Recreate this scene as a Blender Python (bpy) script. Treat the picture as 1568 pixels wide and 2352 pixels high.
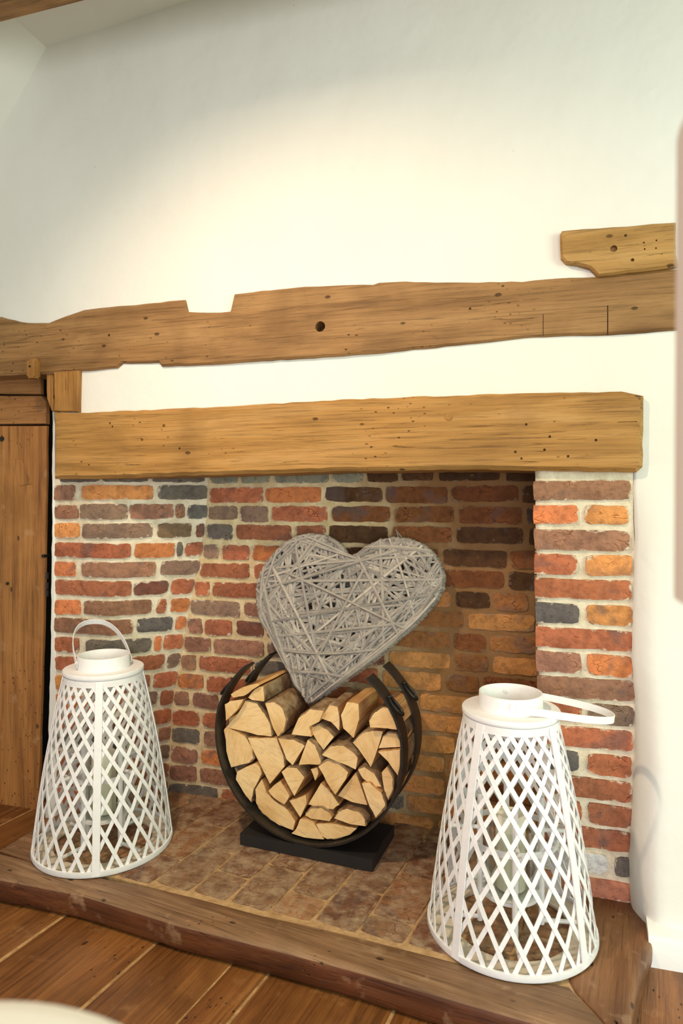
import bpy, bmesh, math, random
from mathutils import Vector, noise, Matrix
for o in list(bpy.data.objects): bpy.data.objects.remove(o, do_unlink=True)
scene = bpy.context.scene
C = scene.collection

# ---------------------------------------------------------------- camera, world, lights, exposure
FPX, HOR, YAW, CY, CH = 1550.0, 1150.0, math.radians(17), -2.03, 1.1
SN, CS = math.sin(YAW), math.cos(YAW)
cam = bpy.data.cameras.new('camera'); camo = bpy.data.objects.new('camera', cam); C.objects.link(camo)
camo.location = (0, CY, CH); camo.rotation_euler = (math.pi/2, 0, YAW)
cam.sensor_fit = 'VERTICAL'; cam.sensor_height = 36; cam.sensor_width = 24
cam.lens = 36*FPX/2352
cam.shift_y = (HOR-1176)/2352
cam.clip_start = 0.02
cam.dof.use_dof = True; cam.dof.focus_distance = 1.98; cam.dof.aperture_fstop = 3.2
scene.camera = camo

w = bpy.data.worlds.new('world'); scene.world = w; w.use_nodes = True
w.node_tree.nodes['Background'].inputs[0].default_value = (0.93, 0.98, 0.82, 1)
w.node_tree.nodes['Background'].inputs[1].default_value = 0.44

def look(o, target):
    d = Vector(target)-o.location
    o.rotation_euler = d.to_track_quat('-Z', 'Y').to_euler()
def area(name, loc, target, sx, sy, power, col):
    l = bpy.data.lights.new(name, 'AREA'); l.shape = 'RECTANGLE'; l.size = sx; l.size_y = sy; l.energy = power; l.color = col
    o = bpy.data.objects.new(name, l); C.objects.link(o); o.location = loc; look(o, target); return o
def spot(name, loc, target, power, col, radius, angle, blend):
    l = bpy.data.lights.new(name, 'SPOT'); l.energy = power; l.color = col; l.shadow_soft_size = radius
    l.spot_size = math.radians(angle); l.spot_blend = blend
    o = bpy.data.objects.new(name, l); C.objects.link(o); o.location = loc; look(o, target); return o
spot('ceiling_downlight', (-1.05, -1.35, 2.68), (-0.55, 0.0, 0.35), 125, (1.0, 0.75, 0.50), 0.05, 104, 1.0)
area('window_daylight', (2.6, -1.9, 1.55), (-1.3, 0.1, 0.95), 1.3, 1.3, 58, (0.78, 1.0, 0.72))
area('fill_behind_camera', (0.6, -3.7, 1.0), (-0.1, 0.0, 0.3), 1.9, 1.4, 66, (0.95, 0.91, 0.98))  # added fill behind the camera, brightens the low parts

vs = scene.view_settings
vs.view_transform = 'Standard'; vs.look = 'None'; vs.exposure = 0.15; vs.gamma = 1.0; vs.use_curve_mapping = False

# ---------------------------------------------------------------- survey helpers: photo measurements to metres
def ray(x, y):
    u = (x-784)/FPX; v = (HOR-y)/FPX
    return Vector((-SN+u*CS, CS+u*SN, v))
def onZ(x, y, Z=0.0):
    r = ray(x, y); t = (Z-CH)/r.z; return Vector((r.x*t, r.y*t+CY, Z))
def onY(x, y, Y=0.0):
    r = ray(x, y); t = (Y-CY)/r.y; return Vector((r.x*t, Y, r.z*t+CH))
HA = math.radians(8.4)          # the hearth and floor lie a little skew to the wall
def H2W(x, y, z=0.0):
    return Vector((x*math.cos(HA)+y*math.sin(HA), -x*math.sin(HA)+y*math.cos(HA), z))
def lerp_list(L, x):
    if x <= L[0][0]: return L[0][1]
    for (a, b), (c, d) in zip(L, L[1:]):
        if x <= c: return b+(d-b)*(x-a)/(c-a)
    return L[-1][1]
def nz(p, sc, seed=0.0):
    return noise.noise(Vector((p[0]*sc+seed, p[1]*sc+seed*1.7, p[2]*sc-seed*.6)))
def srgb(r, g, b):
    f = lambda v: (v/255/12.92) if v/255 <= .04045 else ((v/255+.055)/1.055)**2.4
    return (f(r), f(g), f(b), 1.0)

# ---------------------------------------------------------------- object helpers
def mesh_obj(name, verts, faces, mat=None, parent=None, smooth=False, mats=None, midx=None):
    me = bpy.data.meshes.new(name); me.from_pydata([tuple(v) for v in verts], [], faces); me.update()
    for m in (mats or ([mat] if mat else [])): me.materials.append(m)
    if midx: me.polygons.foreach_set('material_index', midx)
    if smooth: me.polygons.foreach_set('use_smooth', [True]*len(me.polygons))
    o = bpy.data.objects.new(name, me); C.objects.link(o)
    if parent: o.parent = parent
    return o
def fix_normals(o):
    bm = bmesh.new(); bm.from_mesh(o.data); bmesh.ops.recalc_face_normals(bm, faces=bm.faces); bm.to_mesh(o.data); bm.free(); return o
def auto_smooth(o, deg=35):
    me = o.data; me.polygons.foreach_set('use_smooth', [True]*len(me.polygons))
    bm = bmesh.new(); bm.from_mesh(me)
    for e in bm.edges:
        if len(e.link_faces) == 2 and e.calc_face_angle(0) > math.radians(deg): e.smooth = False
    bm.to_mesh(me); bm.free(); return o
def empty(name, loc=(0,0,0), rz=0.0):
    o = bpy.data.objects.new(name, None); C.objects.link(o); o.location = loc; o.rotation_euler = (0,0,rz); o.empty_display_size = .05; return o
def tag(o, label=None, cat=None, group=None, kind=None):
    if label: o['label'] = label
    if cat: o['category'] = cat
    if group: o['group'] = group
    if kind: o['kind'] = kind
    return o

class MB:
    def __init__(s): s.v = []; s.f = []
    def add(s, v, f):
        n = len(s.v); s.v += [Vector(p) for p in v]; s.f += [tuple(i+n for i in q) for q in f]
    def box(s, a, b, M=None):
        (x0,y0,z0),(x1,y1,z1) = a, b
        v = [Vector(p) for p in [(x0,y0,z0),(x1,y0,z0),(x1,y1,z0),(x0,y1,z0),(x0,y0,z1),(x1,y0,z1),(x1,y1,z1),(x0,y1,z1)]]
        if M: v = [M @ p for p in v]
        s.add(v, [(0,3,2,1),(4,5,6,7),(0,1,5,4),(1,2,6,5),(2,3,7,6),(3,0,4,7)])
    def tube(s, pts, r, n=6, closed=False, caps=True):
        pts = [Vector(p) for p in pts]; m = len(pts); rings = []; prev = None
        for i in range(m):
            a = pts[i-1] if (closed or i > 0) else pts[i]; b = pts[(i+1) % m] if (closed or i < m-1) else pts[i]
            t = (b-a).normalized()
            if prev is None:
                up = Vector((0,0,1)) if abs(t.z) < .9 else Vector((1,0,0)); x = t.cross(up).normalized()
            else: x = (prev-t*prev.dot(t)).normalized()
            prev = x; y = t.cross(x); rr = r[i] if isinstance(r, (list, tuple)) else r
            rings.append([pts[i]+x*rr*math.cos(2*math.pi*k/n)+y*rr*math.sin(2*math.pi*k/n) for k in range(n)])
        v = [p for q in rings for p in q]; f = []
        for i in range(m if closed else m-1):
            j = (i+1) % m
            for k in range(n): f.append((i*n+k, i*n+(k+1) % n, j*n+(k+1) % n, j*n+k))
        if caps and not closed: f += [tuple(range(n))[::-1], tuple((m-1)*n+k for k in range(n))]
        s.add(v, f)
    def lathe(s, prof, n=48, closed=True):
        m = len(prof); v = []; f = []
        for k in range(n):
            a = 2*math.pi*k/n
            for (r, z) in prof: v.append((r*math.cos(a), r*math.sin(a), z))
        for k in range(n):
            k2 = (k+1) % n
            for i in range(m if closed else m-1):
                j = (i+1) % m; f.append((k*m+i, k2*m+i, k2*m+j, k*m+j))
        s.add(v, f)
    def ribbon(s, pts, sides, norms, w, t, closed=False):
        v = []; f = []; m = len(pts)
        for p, sd, nn in zip(pts, sides, norms):
            p, sd, nn = Vector(p), Vector(sd).normalized(), Vector(nn).normalized()
            v += [p+sd*w/2+nn*t/2, p-sd*w/2+nn*t/2, p-sd*w/2-nn*t/2, p+sd*w/2-nn*t/2]
        for i in range(m if closed else m-1):
            j = (i+1) % m
            for k in range(4): f.append((i*4+k, i*4+(k+1) % 4, j*4+(k+1) % 4, j*4+k))
        if not closed: f += [(3,2,1,0), tuple((m-1)*4+k for k in range(4))]
        s.add(v, f)
    def build(s, name, mat, parent=None, smooth=0):
        o = fix_normals(mesh_obj(name, s.v, s.f, mat, parent))
        if smooth: auto_smooth(o, smooth)
        return o

def resample(poly, step, jit=0.0, seed=0, closed=True):
    out = []; rnd = random.Random(seed); n = len(poly)
    for i in range(n if closed else n-1):
        a, b = Vector(poly[i]), Vector(poly[(i+1) % n]); L = (b-a).length; k = max(1, int(L/step))
        for q in range(k):
            p = a.lerp(b, q/k)
            if jit: p = p+Vector((rnd.uniform(-jit, jit), rnd.uniform(-jit, jit)))
            out.append(p)
    if not closed: out.append(Vector(poly[-1]))
    return out
def inset2(poly, d):
    n = len(poly); area2 = sum(poly[i].x*poly[(i+1) % n].y-poly[(i+1) % n].x*poly[i].y for i in range(n)); sg = 1 if area2 > 0 else -1
    out = []
    for i in range(n):
        a, b, c = poly[i-1], poly[i], poly[(i+1) % n]
        e1 = (b-a); e2 = (c-b)
        n1 = Vector((-e1.y, e1.x)).normalized() if e1.length > 1e-9 else Vector((0,0)); n2 = Vector((-e2.y, e2.x)).normalized() if e2.length > 1e-9 else n1
        m = n1+n2
        m = m.normalized() if m.length > .2 else n1
        out.append(b+m*d*sg)
    return out
def slab_xz(name, poly, y_front, y_back, mat, parent=None, bev=.006, step=.03, jit=.0012, seed=0):
    """a solid with outline poly (x,z), worn rounded front arrises"""
    P = resample([Vector(p) for p in poly], step, jit, seed); n = len(P); Q = inset2(P, bev)
    v = [(p.x, y_back, p.y) for p in P]+[(p.x, y_front+bev, p.y) for p in P]+[(q.x, y_front, q.y) for q in Q]
    f = [tuple(range(n)), tuple(2*n+i for i in range(n))]
    for i in range(n):
        j = (i+1) % n; f += [(i, j, n+j, n+i), (n+i, n+j, 2*n+j, 2*n+i)]
    o = mesh_obj(name, v, f, mat, parent)
    bm = bmesh.new(); bm.from_mesh(o.data); bmesh.ops.recalc_face_normals(bm, faces=bm.faces)
    bmesh.ops.triangulate(bm, faces=[q for q in bm.faces if len(q.verts) > 4], ngon_method='EAR_CLIP'); bm.to_mesh(o.data); bm.free()
    return o
def pxpoly(pts, Y): return [(p.x, p.z) for p in (onY(x, y, Y) for x, y in pts)]

# ---------------------------------------------------------------- materials
class NT:
    def __init__(s, name):
        s.m = bpy.data.materials.new(name); s.m.use_nodes = True; s.t = s.m.node_tree; s.b = s.t.nodes['Principled BSDF']; s.out = s.t.nodes['Material Output']
    def n(s, t, **kw):
        q = s.t.nodes.new(t)
        for k, v in kw.items():
            if k in q.inputs.keys(): q.inputs[k].default_value = v
            else: setattr(q, k, v)
        return q
    def l(s, a, b): s.t.links.new(a, b)
    def coord(s, scale=(1,1,1), rand=0.0, kind='Object', rot=(0,0,0)):
        tc = s.n('ShaderNodeTexCoord'); v = tc.outputs[kind]
        if rand:
            oi = s.n('ShaderNodeObjectInfo'); ml = s.n('ShaderNodeMath', operation='MULTIPLY'); ml.inputs[1].default_value = rand
            s.l(oi.outputs['Random'], ml.inputs[0]); ad = s.n('ShaderNodeVectorMath', operation='ADD'); s.l(v, ad.inputs[0]); s.l(ml.outputs[0], ad.inputs[1]); v = ad.outputs[0]
        if rot != (0,0,0):
            m0 = s.n('ShaderNodeMapping'); m0.inputs['Rotation'].default_value = rot; s.l(v, m0.inputs[0]); v = m0.outputs[0]
        mp = s.n('ShaderNodeMapping'); mp.inputs['Scale'].default_value = scale; s.l(v, mp.inputs[0]); return mp.outputs[0]
    def noise(s, vec, scale, detail=4, rough=.55, dist=0.0):
        q = s.n('ShaderNodeTexNoise'); q.inputs['Scale'].default_value = scale; q.inputs['Detail'].default_value = detail; q.inputs['Roughness'].default_value = rough; q.inputs['Distortion'].default_value = dist
        s.l(vec, q.inputs['Vector']); return q.outputs['Fac']
    def voro(s, vec, scale, feature='F1'):
        q = s.n('ShaderNodeTexVoronoi'); q.feature = feature; q.inputs['Scale'].default_value = scale; s.l(vec, q.inputs['Vector']); return q.outputs['Distance']
    def ramp(s, fac, stops):
        q = s.n('ShaderNodeValToRGB'); e = q.color_ramp.elements
        while len(e) < len(stops): e.new(.5)
        for k, (p, c) in enumerate(stops):
            e[k].position = p; e[k].color = c if len(c) == 4 else (*c, 1)
        s.l(fac, q.inputs[0]); return q.outputs[0]
    def g(s, fac, a, b):       # grey ramp a->b
        return s.ramp(fac, [(a, (0,0,0,1)), (b, (1,1,1,1))])
    def mix(s, fac, a, b, mode='MIX'):
        q = s.n('ShaderNodeMix'); q.data_type = 'RGBA'; q.blend_type = mode
        if isinstance(fac, (int, float)): q.inputs[0].default_value = fac
        else: s.l(fac, q.inputs[0])
        for k, x in ((6, a), (7, b)):
            if isinstance(x, tuple): q.inputs[k].default_value = x
            else: s.l(x, q.inputs[k])
        return q.outputs[2]
    def math(s, op, a, b):
        q = s.n('ShaderNodeMath', operation=op)
        for k, x in ((0, a), (1, b)):
            if isinstance(x, (int, float)): q.inputs[k].default_value = x
            else: s.l(x, q.inputs[k])
        return q.outputs[0]
    def bump(s, h, strength, dist, prev=None):
        q = s.n('ShaderNodeBump'); q.inputs['Strength'].default_value = strength; q.inputs['Distance'].default_value = dist; s.l(h, q.inputs['Height'])
        if prev: s.l(prev, q.inputs['Normal'])
        return q.outputs[0]
    def done(s, col, rough=.7, normal=None, spec=.3, metal=0.0):
        if isinstance(col, tuple): s.b.inputs['Base Color'].default_value = col
        else: s.l(col, s.b.inputs['Base Color'])
        if isinstance(rough, (int, float)): s.b.inputs['Roughness'].default_value = rough
        else: s.l(rough, s.b.inputs['Roughness'])
        s.b.inputs['Specular IOR Level'].default_value = spec; s.b.inputs['Metallic'].default_value = metal
        if normal: s.l(normal, s.b.inputs['Normal'])
        return s.m

def wood(name, dark, mid, light, axis=0, worm=.5, rough=.62, rand=0.0, blotch=.5, rot=(0,0,0), spec=.3, wornlight=None, cont=1.0, gl=1.0):
    t = NT(name)
    def sc(a, b):
        q = [b, b, b]; q[axis] = a; return tuple(q)
    v1 = t.coord(sc(.8, 12), rand, rot=rot); v2 = t.coord(sc(4.5, 150), rand, rot=rot); v3 = t.coord((1,1,1), rand, rot=rot)
    n1 = t.noise(v1, 1.5, 6, .6, .9); n2 = t.noise(v2, 1.0, 5, .65, .6); n3 = t.noise(v3, 3.2, 4, .55, .6); n4 = t.noise(v3, 14, 5, .6)
    k = .24/cont
    col = t.ramp(n1, [(.5-k, dark), (.5, mid), (.5+k, light)])
    g2 = t.ramp(n2, [(.32, (.46, .43, .40, 1)), (.47, (.94, .94, .94, 1)), (.70, (1.08, 1.08, 1.08, 1))])
    col = t.mix(.85*gl, col, g2, 'MULTIPLY')
    bl = t.ramp(n3, [(.32, (.62, .58, .52, 1)), (.5, (1, 1, 1, 1)), (.68, (1.12, 1.06, .98, 1))])
    col = t.mix(blotch, col, bl, 'MULTIPLY')
    h = t.math('MULTIPLY', n2, .6)
    if worm > 0:
        vo = t.voro(t.coord(sc(.55, 1), rand, rot=rot), 62); dots = t.ramp(vo, [(.10, (1,1,1,1)), (.17, (0,0,0,1))])
        mk = t.g(n3, .56-.1*worm, .62-.06*worm); dm = t.math('MULTIPLY', dots, mk)
        vo2 = t.voro(t.coord(sc(.5, 1), rand, rot=rot), 13); d2 = t.ramp(vo2, [(.045, (1,1,1,1)), (.075, (0,0,0,1))]); dm = t.math('MAXIMUM', dm, t.math('MULTIPLY', d2, .9))
        col = t.mix(t.math('MULTIPLY', dm, .85), col, (dark[0]*.18, dark[1]*.16, dark[2]*.14, 1))
        h = t.math('SUBTRACT', h, t.math('MULTIPLY', dm, 1.2))
    v5 = t.coord(sc(5, 85), rand, rot=rot); n5 = t.noise(v5, 1.0, 4, .6, 1.2); ck = t.math('MULTIPLY', t.ramp(n5, [(.655, (0,0,0,1)), (.70, (1,1,1,1))]), t.g(n3, .42, .58))
    col = t.mix(t.math('MULTIPLY', ck, .6), col, (dark[0]*.3, dark[1]*.27, dark[2]*.24, 1)); h = t.math('SUBTRACT', h, t.math('MULTIPLY', ck, .8))
    if wornlight:
        mk = t.math('MULTIPLY', t.g(n4, .60, .74), .55); col = t.mix(mk, col, wornlight)
    nb = t.bump(h, .7, .005); nb = t.bump(n4, .25, .006, nb)
    return t.done(col, rough, nb, spec)

def mat_plaster(name, col, col2, sc=1.0):
    t = NT(name); v = t.coord(); n = t.noise(v, 2.2*sc, 4, .5); n2 = t.noise(v, 38, 6, .6); n3 = t.noise(v, 9, 3, .5)
    c = t.mix(t.g(n, .35, .65), col, col2)
    sp = t.voro(v, 5.5); c = t.mix(t.ramp(sp, [(.012, (.6,.6,.6,1)), (.02, (0,0,0,1))]), c, (.55, .45, .3, 1))
    nb = t.bump(n3, .25, .02); nb = t.bump(n2, .16, .004, nb)
    return t.done(c, .85, nb, .2)
M = {}
M['plaster'] = mat_plaster('cream_plaster', (.745, .732, .69, 1), (.725, .708, .658, 1))
M['skirt'] = mat_plaster('white_gloss_paint', (.84, .83, .82, 1), (.81, .80, .78, 1))
M['lintel'] = wood('golden_oak', srgb(126, 88, 42), srgb(168, 124, 66), srgb(188, 146, 90), 0, worm=.12, blotch=.55)
M['beam'] = wood('weathered_oak', srgb(108, 76, 42), srgb(148, 110, 68), srgb(170, 132, 86), 0, worm=.75, blotch=.75)
M['stub'] = wood('pale_weathered_oak', srgb(140, 102, 50), srgb(172, 132, 76), srgb(188, 150, 92), 0, worm=.4, blotch=.6)
M['post'] = wood('upright_oak', srgb(128, 86, 38), srgb(160, 114, 58), srgb(178, 132, 74), 2, worm=.1, blotch=.5)
M['door'] = wood('old_door_board', srgb(112, 70, 36), srgb(164, 112, 60), srgb(184, 132, 76), 2, worm=.25, blotch=.6, rand=7, wornlight=srgb(185, 150, 110))
M['doorh'] = wood('old_door_rail', srgb(104, 66, 36), srgb(148, 102, 58), srgb(166, 120, 72), 0, worm=.2, blotch=.6, rand=7)
M['floor'] = wood('waxed_floorboard', srgb(78, 44, 20), srgb(128, 80, 40), srgb(160, 106, 56), 1, worm=.05, rough=.36, rand=9, blotch=.9, rot=(0,0,HA), spec=.45, wornlight=srgb(170, 122, 78))
M['timber'] = wood('dark_hearth_oak', srgb(56, 28, 14), srgb(94, 50, 26), srgb(124, 74, 42), 0, worm=.15, rough=.42, blotch=.9, rot=(0,0,HA), spec=.45, wornlight=srgb(176, 140, 108))
M['timber2'] = wood('dark_hearth_oak_return', srgb(82, 48, 28), srgb(122, 80, 48), srgb(150, 108, 72), 1, worm=.1, rough=.45, blotch=.9, rot=(0,0,HA), spec=.4, wornlight=srgb(180, 148, 118))

M['worn'] = wood('foot_worn_oak', srgb(92, 66, 46), srgb(136, 102, 74), srgb(172, 140, 110), 0, worm=.1, rough=.5, blotch=.8, rot=(0,0,HA), spec=.35, wornlight=srgb(186, 154, 124))
def mat_brick(name='handmade_brick', dust=.0, smear=(.66, .58, .44, 1)):
    t = NT(name); oi = t.n('ShaderNodeObjectInfo'); base = oi.outputs['Color']
    v = t.coord((1,1,1), 13.0)
    n1 = t.noise(v, 16, 6, .6, .4); n2 = t.noise(v, 55, 6, .68); n3 = t.noise(v, 7, 4, .55, .8); n4 = t.noise(v, 150, 3, .6)
    c = t.mix(.8, base, t.ramp(n1, [(.28, (.58, .54, .54, 1)), (.5, (1,1,1,1)), (.72, (1.3, 1.18, 1.06, 1))]), 'MULTIPLY')
    c = t.mix(.7, c, t.ramp(n2, [(.30, (.55, .5, .5, 1)), (.5, (1,1,1,1)), (.68, (1.16, 1.1, 1.05, 1))]), 'MULTIPLY')
    c = t.mix(t.math('MULTIPLY', t.g(n3, .58, .68), .55), c, (.105, .085, .085, 1))        # flared, burnt patches
    c = t.mix(t.math('MULTIPLY', t.g(n2, .66, .76), .5), c, (.62, .54, .42, 1))            # lime crumbs
    wv3 = t.n('ShaderNodeTexNoise'); wv3.inputs['Scale'].default_value = 30; t.l(v, wv3.inputs['Vector']); av = t.n('ShaderNodeVectorMath', operation='MULTIPLY_ADD'); t.l(wv3.outputs['Color'], av.inputs[0]); av.inputs[1].default_value = (.05, .05, .05); t.l(t.coord((1,1,1.8), 13.0), av.inputs[2])
    cr = t.ramp(t.voro(av.outputs[0], 24, 'DISTANCE_TO_EDGE'), [(.0, (1,1,1,1)), (.03, (0,0,0,1))])
    crm = t.math('MULTIPLY', cr, t.g(n1, .56, .68)); c = t.mix(t.math('MULTIPLY', crm, .4), c, (.06, .035, .03, 1))
    if dust: c = t.mix(t.math('MULTIPLY', t.g(t.noise(v, 24, 6, .65), .42, .72), dust), c, (.50, .37, .24, 1))
    at = t.n('ShaderNodeAttribute', attribute_name='rim')
    sm = t.g(t.math('ADD', t.math('MULTIPLY', at.outputs['Fac'], .30), t.math('MULTIPLY', t.noise(v, 42, 5, .6), 1.0)), .80, .92)     # mortar smeared over the edges
    mc = t.mix(oi.outputs['Alpha'], (.17, .10, .05, 1), smear)
    c = t.mix(t.math('MULTIPLY', sm, .9), c, mc)
    h = t.math('SUBTRACT', t.math('ADD', n1, t.math('MULTIPLY', n2, .6)), t.math('MULTIPLY', crm, .7))
    nb = t.bump(h, .9, .010); nb = t.bump(n4, .35, .002, nb)
    return t.done(c, .88, nb, .2)
M['brick'] = mat_brick(); M['hbrick'] = mat_brick('worn_hearth_brick', .75, (.40, .27, .16, 1))
def mat_mortar(name, a, b, soot_shade=False):
    t = NT(name); v = t.coord(); n1 = t.noise(v, 24, 6, .65); n2 = t.noise(v, 90, 5, .65); n3 = t.noise(v, 5, 4, .6, .5)
    c = t.mix(t.g(n1, .35, .65), a, b); c = t.mix(t.math('MULTIPLY', t.g(n2, .6, .72), .5), c, (b[0]*.4, b[1]*.38, b[2]*.36, 1))
    if soot_shade:   # smoke stain plus the right pier's shade painted in, darker rightwards, ragged edge
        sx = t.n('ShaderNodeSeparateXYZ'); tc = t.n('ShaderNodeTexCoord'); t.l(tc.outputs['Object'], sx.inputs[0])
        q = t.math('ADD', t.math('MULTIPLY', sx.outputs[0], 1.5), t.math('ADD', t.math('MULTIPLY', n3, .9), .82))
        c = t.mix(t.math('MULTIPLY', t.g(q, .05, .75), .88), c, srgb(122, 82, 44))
    nb = t.bump(n1, .8, .008); nb = t.bump(n2, .5, .003, nb)
    return t.done(c, .95, nb, .1)
M['mortar'] = mat_mortar('lime_mortar', srgb(224, 214, 192), srgb(200, 186, 160))
M['mortar_back'] = mat_mortar('sooty_shaded_lime_mortar', srgb(220, 202, 164), srgb(192, 168, 126), True)
M['mortar_h'] = mat_mortar('hearth_mortar', srgb(196, 162, 120), srgb(164, 130, 92))
M['filler'] = mat_mortar('floor_filler', srgb(196, 158, 110), srgb(150, 112, 74))
def simple(name, col, rough=.6, spec=.3, metal=0.0, bsc=0, bst=.2, var=.0):
    t = NT(name); c = col; nb = None
    if bsc:
        v = t.coord((1,1,1), 5.0); n = t.noise(v, bsc, 5, .6); nb = t.bump(n, bst, .003)
        if var: c = t.mix(t.g(n, .3, .7), (col[0]*(1-var), col[1]*(1-var), col[2]*(1-var), 1), col)
    return t.done(c, rough, nb, spec, metal)
M['white'] = simple('white_painted_bamboo', (.84, .825, .83, 1), .5, .35, 0, 60, .12, .07)
M['tan'] = simple('bleached_plywood', (.74, .63, .50, 1), .7, .2, 0, 30, .2, .35)
M['black'] = simple('black_painted_wood', (.018, .016, .016, 1), .55, .35, 0, 90, .15)
M['strap'] = simple('black_hammered_strap', (.022, .018, .015, 1), .42, .5, 0, 55, .5, .5)
M['iron'] = simple('dark_iron', (.03, .026, .024, 1), .4, .5, .6, 50, .4)
M['candle'] = simple('cream_wax', (.92, .87, .72, 1), .45, .3)
M['wick'] = simple('charred_wick', (.03, .025, .02, 1), .9, .1)
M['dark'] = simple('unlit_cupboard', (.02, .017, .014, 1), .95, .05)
M['cloth'] = simple('cream_tablecloth', (.84, .80, .73, 1), .9, .1, 0, 200, .1)
M['pink'] = simple('blush_lampshade', (.90, .74, .70, 1), .9, .1, 0, 150, .1)
def mat_glass():
    t = NT('clear_glass'); tr = t.n('ShaderNodeBsdfTransparent'); gl = t.n('ShaderNodeBsdfGlossy'); gl.inputs['Roughness'].default_value = .03
    tr.inputs[0].default_value = (.95, .97, .95, 1)
    lw = t.n('ShaderNodeLayerWeight'); lw.inputs[0].default_value = .35; mx = t.n('ShaderNodeMixShader')
    fr = t.math('ADD', t.math('MULTIPLY', lw.outputs['Facing'], .35), .04)
    t.l(fr, mx.inputs[0]); t.l(tr.outputs[0], mx.inputs[1]); t.l(gl.outputs[0], mx.inputs[2]); t.l(mx.outputs[0], t.out.inputs[0]); return t.m
M['glass'] = mat_glass()
def mat_willow():
    t = NT('grey_washed_willow'); g = t.n('ShaderNodeNewGeometry'); v = t.coord(); n = t.noise(v, 40, 5, .6)
    c = t.ramp(g.outputs['Random Per Island'], [(0, srgb(122, 117, 112)), (.4, srgb(160, 151, 142)), (.75, srgb(144, 139, 136)), (1, srgb(178, 168, 156))])
    c = t.mix(.6, c, t.ramp(n, [(.3, (.66, .64, .64, 1)), (.6, (1.08, 1.06, 1.04, 1))]), 'MULTIPLY')
    return t.done(c, .8, t.bump(n, .3, .003), .2)
M['willow'] = mat_willow()
def mat_endgrain():
    t = NT('sawn_birch_end'); oi = t.n('ShaderNodeObjectInfo')
    tc = t.n('ShaderNodeTexCoord'); rt = t.n('ShaderNodeVectorRotate', rotation_type='Y_AXIS'); ml = t.math('MULTIPLY', oi.outputs['Random'], 6.28)
    t.l(tc.outputs['Object'], rt.inputs[0]); t.l(ml, rt.inputs['Angle'])
    mp = t.n('ShaderNodeMapping'); mp.inputs['Scale'].default_value = (14, 14, 170); t.l(rt.outputs[0], mp.inputs[0]); n = t.noise(mp.outputs[0], 1, 5, .6, .6)
    v = t.coord((1,1,1), 9.0); n2 = t.noise(v, 9, 4, .55); n3 = t.noise(v, 70, 5, .6)
    c = t.ramp(n2, [(.3, srgb(216, 172, 114)), (.5, srgb(234, 196, 140)), (.68, srgb(242, 210, 158))])
    c = t.mix(.55, c, t.ramp(n, [(.32, (.68, .62, .54, 1)), (.5, (1,1,1,1))]), 'MULTIPLY')
    c = t.mix(t.math('MULTIPLY', t.g(n2, .64, .72), .35), c, srgb(170, 118, 66))
    return t.done(c, .8, t.bump(t.math('ADD', n, n3), .35, .003), .2)
def mat_split():
    t = NT('split_birch_side'); v = t.coord((60, 3, 60), 9.0); n = t.noise(v, 1, 5, .6, .5); v2 = t.coord((1,1,1), 9.0); n2 = t.noise(v2, 8, 4)
    c = t.ramp(n, [(.3, srgb(160, 112, 66)), (.55, srgb(208, 158, 102)), (.7, srgb(222, 178, 124))]); c = t.mix(.5, c, t.ramp(n2, [(.3, (.6,.58,.56,1)), (.6, (1,1,1,1))]), 'MULTIPLY')
    return t.done(c, .85, t.bump(n, .5, .004), .15)
def mat_bark():
    t = NT('brown_grey_bark'); v = t.coord((1,1,1), 9.0); n = t.noise(v, 18, 6, .65, .8); n2 = t.noise(t.coord((50, 12, 50), 9.0), 1, 4, .6)
    c = t.ramp(n, [(.3, srgb(84, 62, 42)), (.5, srgb(140, 110, 80)), (.65, srgb(164, 142, 112)), (.8, srgb(178, 118, 62))])
    return t.done(c, .9, t.bump(t.math('ADD', n, n2), .8, .006), .15)
M['end'] = mat_endgrain(); M['split'] = mat_split(); M['bark'] = mat_bark()

# ---------------------------------------------------------------- plastered front wall with its soft bulge at the right
def right_edge(z): return lerp_list([(-.08, .222), (.03, .213), (.1, .211), (.25, .219), (.4, .227), (.55, .226), (.66, .217), (.85, .222), (1.0, .226), (1.1, .224), (1.2, .221)], z)
def wall_y(x, z):
    y = .006*nz((x, 0, z), 1.6, 3)+.003*nz((x, 0, z), 5, 9)
    k = max(0.0, min(1.0, (1.2-z)/1.26))
    e = max(0.0, min(1.0, (x-right_edge(z)+.004)/.075)); e = 1-(1-e)**2.2
    if x > .19: y = y*min(1, e*2)-(.014*min(1, k*8)+.125*k**1.25)*e
    return y
HOLE = onY(735, 750, -.014)
wv, wf = [], []
xs = [-2.8+.04*i for i in range(int(4.4/.04)+1)]; zs = [1.2+.04*i for i in range(41)]
idx = {}
for i, x in enumerate(xs):
    for j, z in enumerate(zs):
        idx[i, j] = len(wv); wv.append((x, wall_y(x, z), z))
for i in range(len(xs)-1):
    for j in range(len(zs)-1):
        if xs[i] < -1.685 and zs[j] < 1.57: continue
        if abs(xs[i]+.02-HOLE.x) < .05 and abs(zs[j]+.02-HOLE.z) < .05: continue
        wf.append((idx[i, j], idx[i+1, j], idx[i+1, j+1], idx[i, j+1]))
cols = [0, .006, .014, .024, .036, .05, .065, .085, .12, .2, .35, .6, .95, 1.38]; zr = [-.08+.032*i for i in range(41)]
b0 = len(wv)
for z in zr:
    for q in cols:
        x = right_edge(z)+.0022*nz((0, 0, z), 40, 2)+q; wv.append((x, wall_y(x, z) if q else .03, z))
for j in range(len(zr)-1):
    for i in range(len(cols)-1):
        a = b0+j*len(cols)+i; wf.append((a, a+1, a+1+len(cols), a+len(cols)))
tag(mesh_obj('wall_front', wv, wf, M['plaster'], smooth=True), 'cream painted uneven plaster wall around the timbers above the fireplace', kind='structure')

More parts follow.
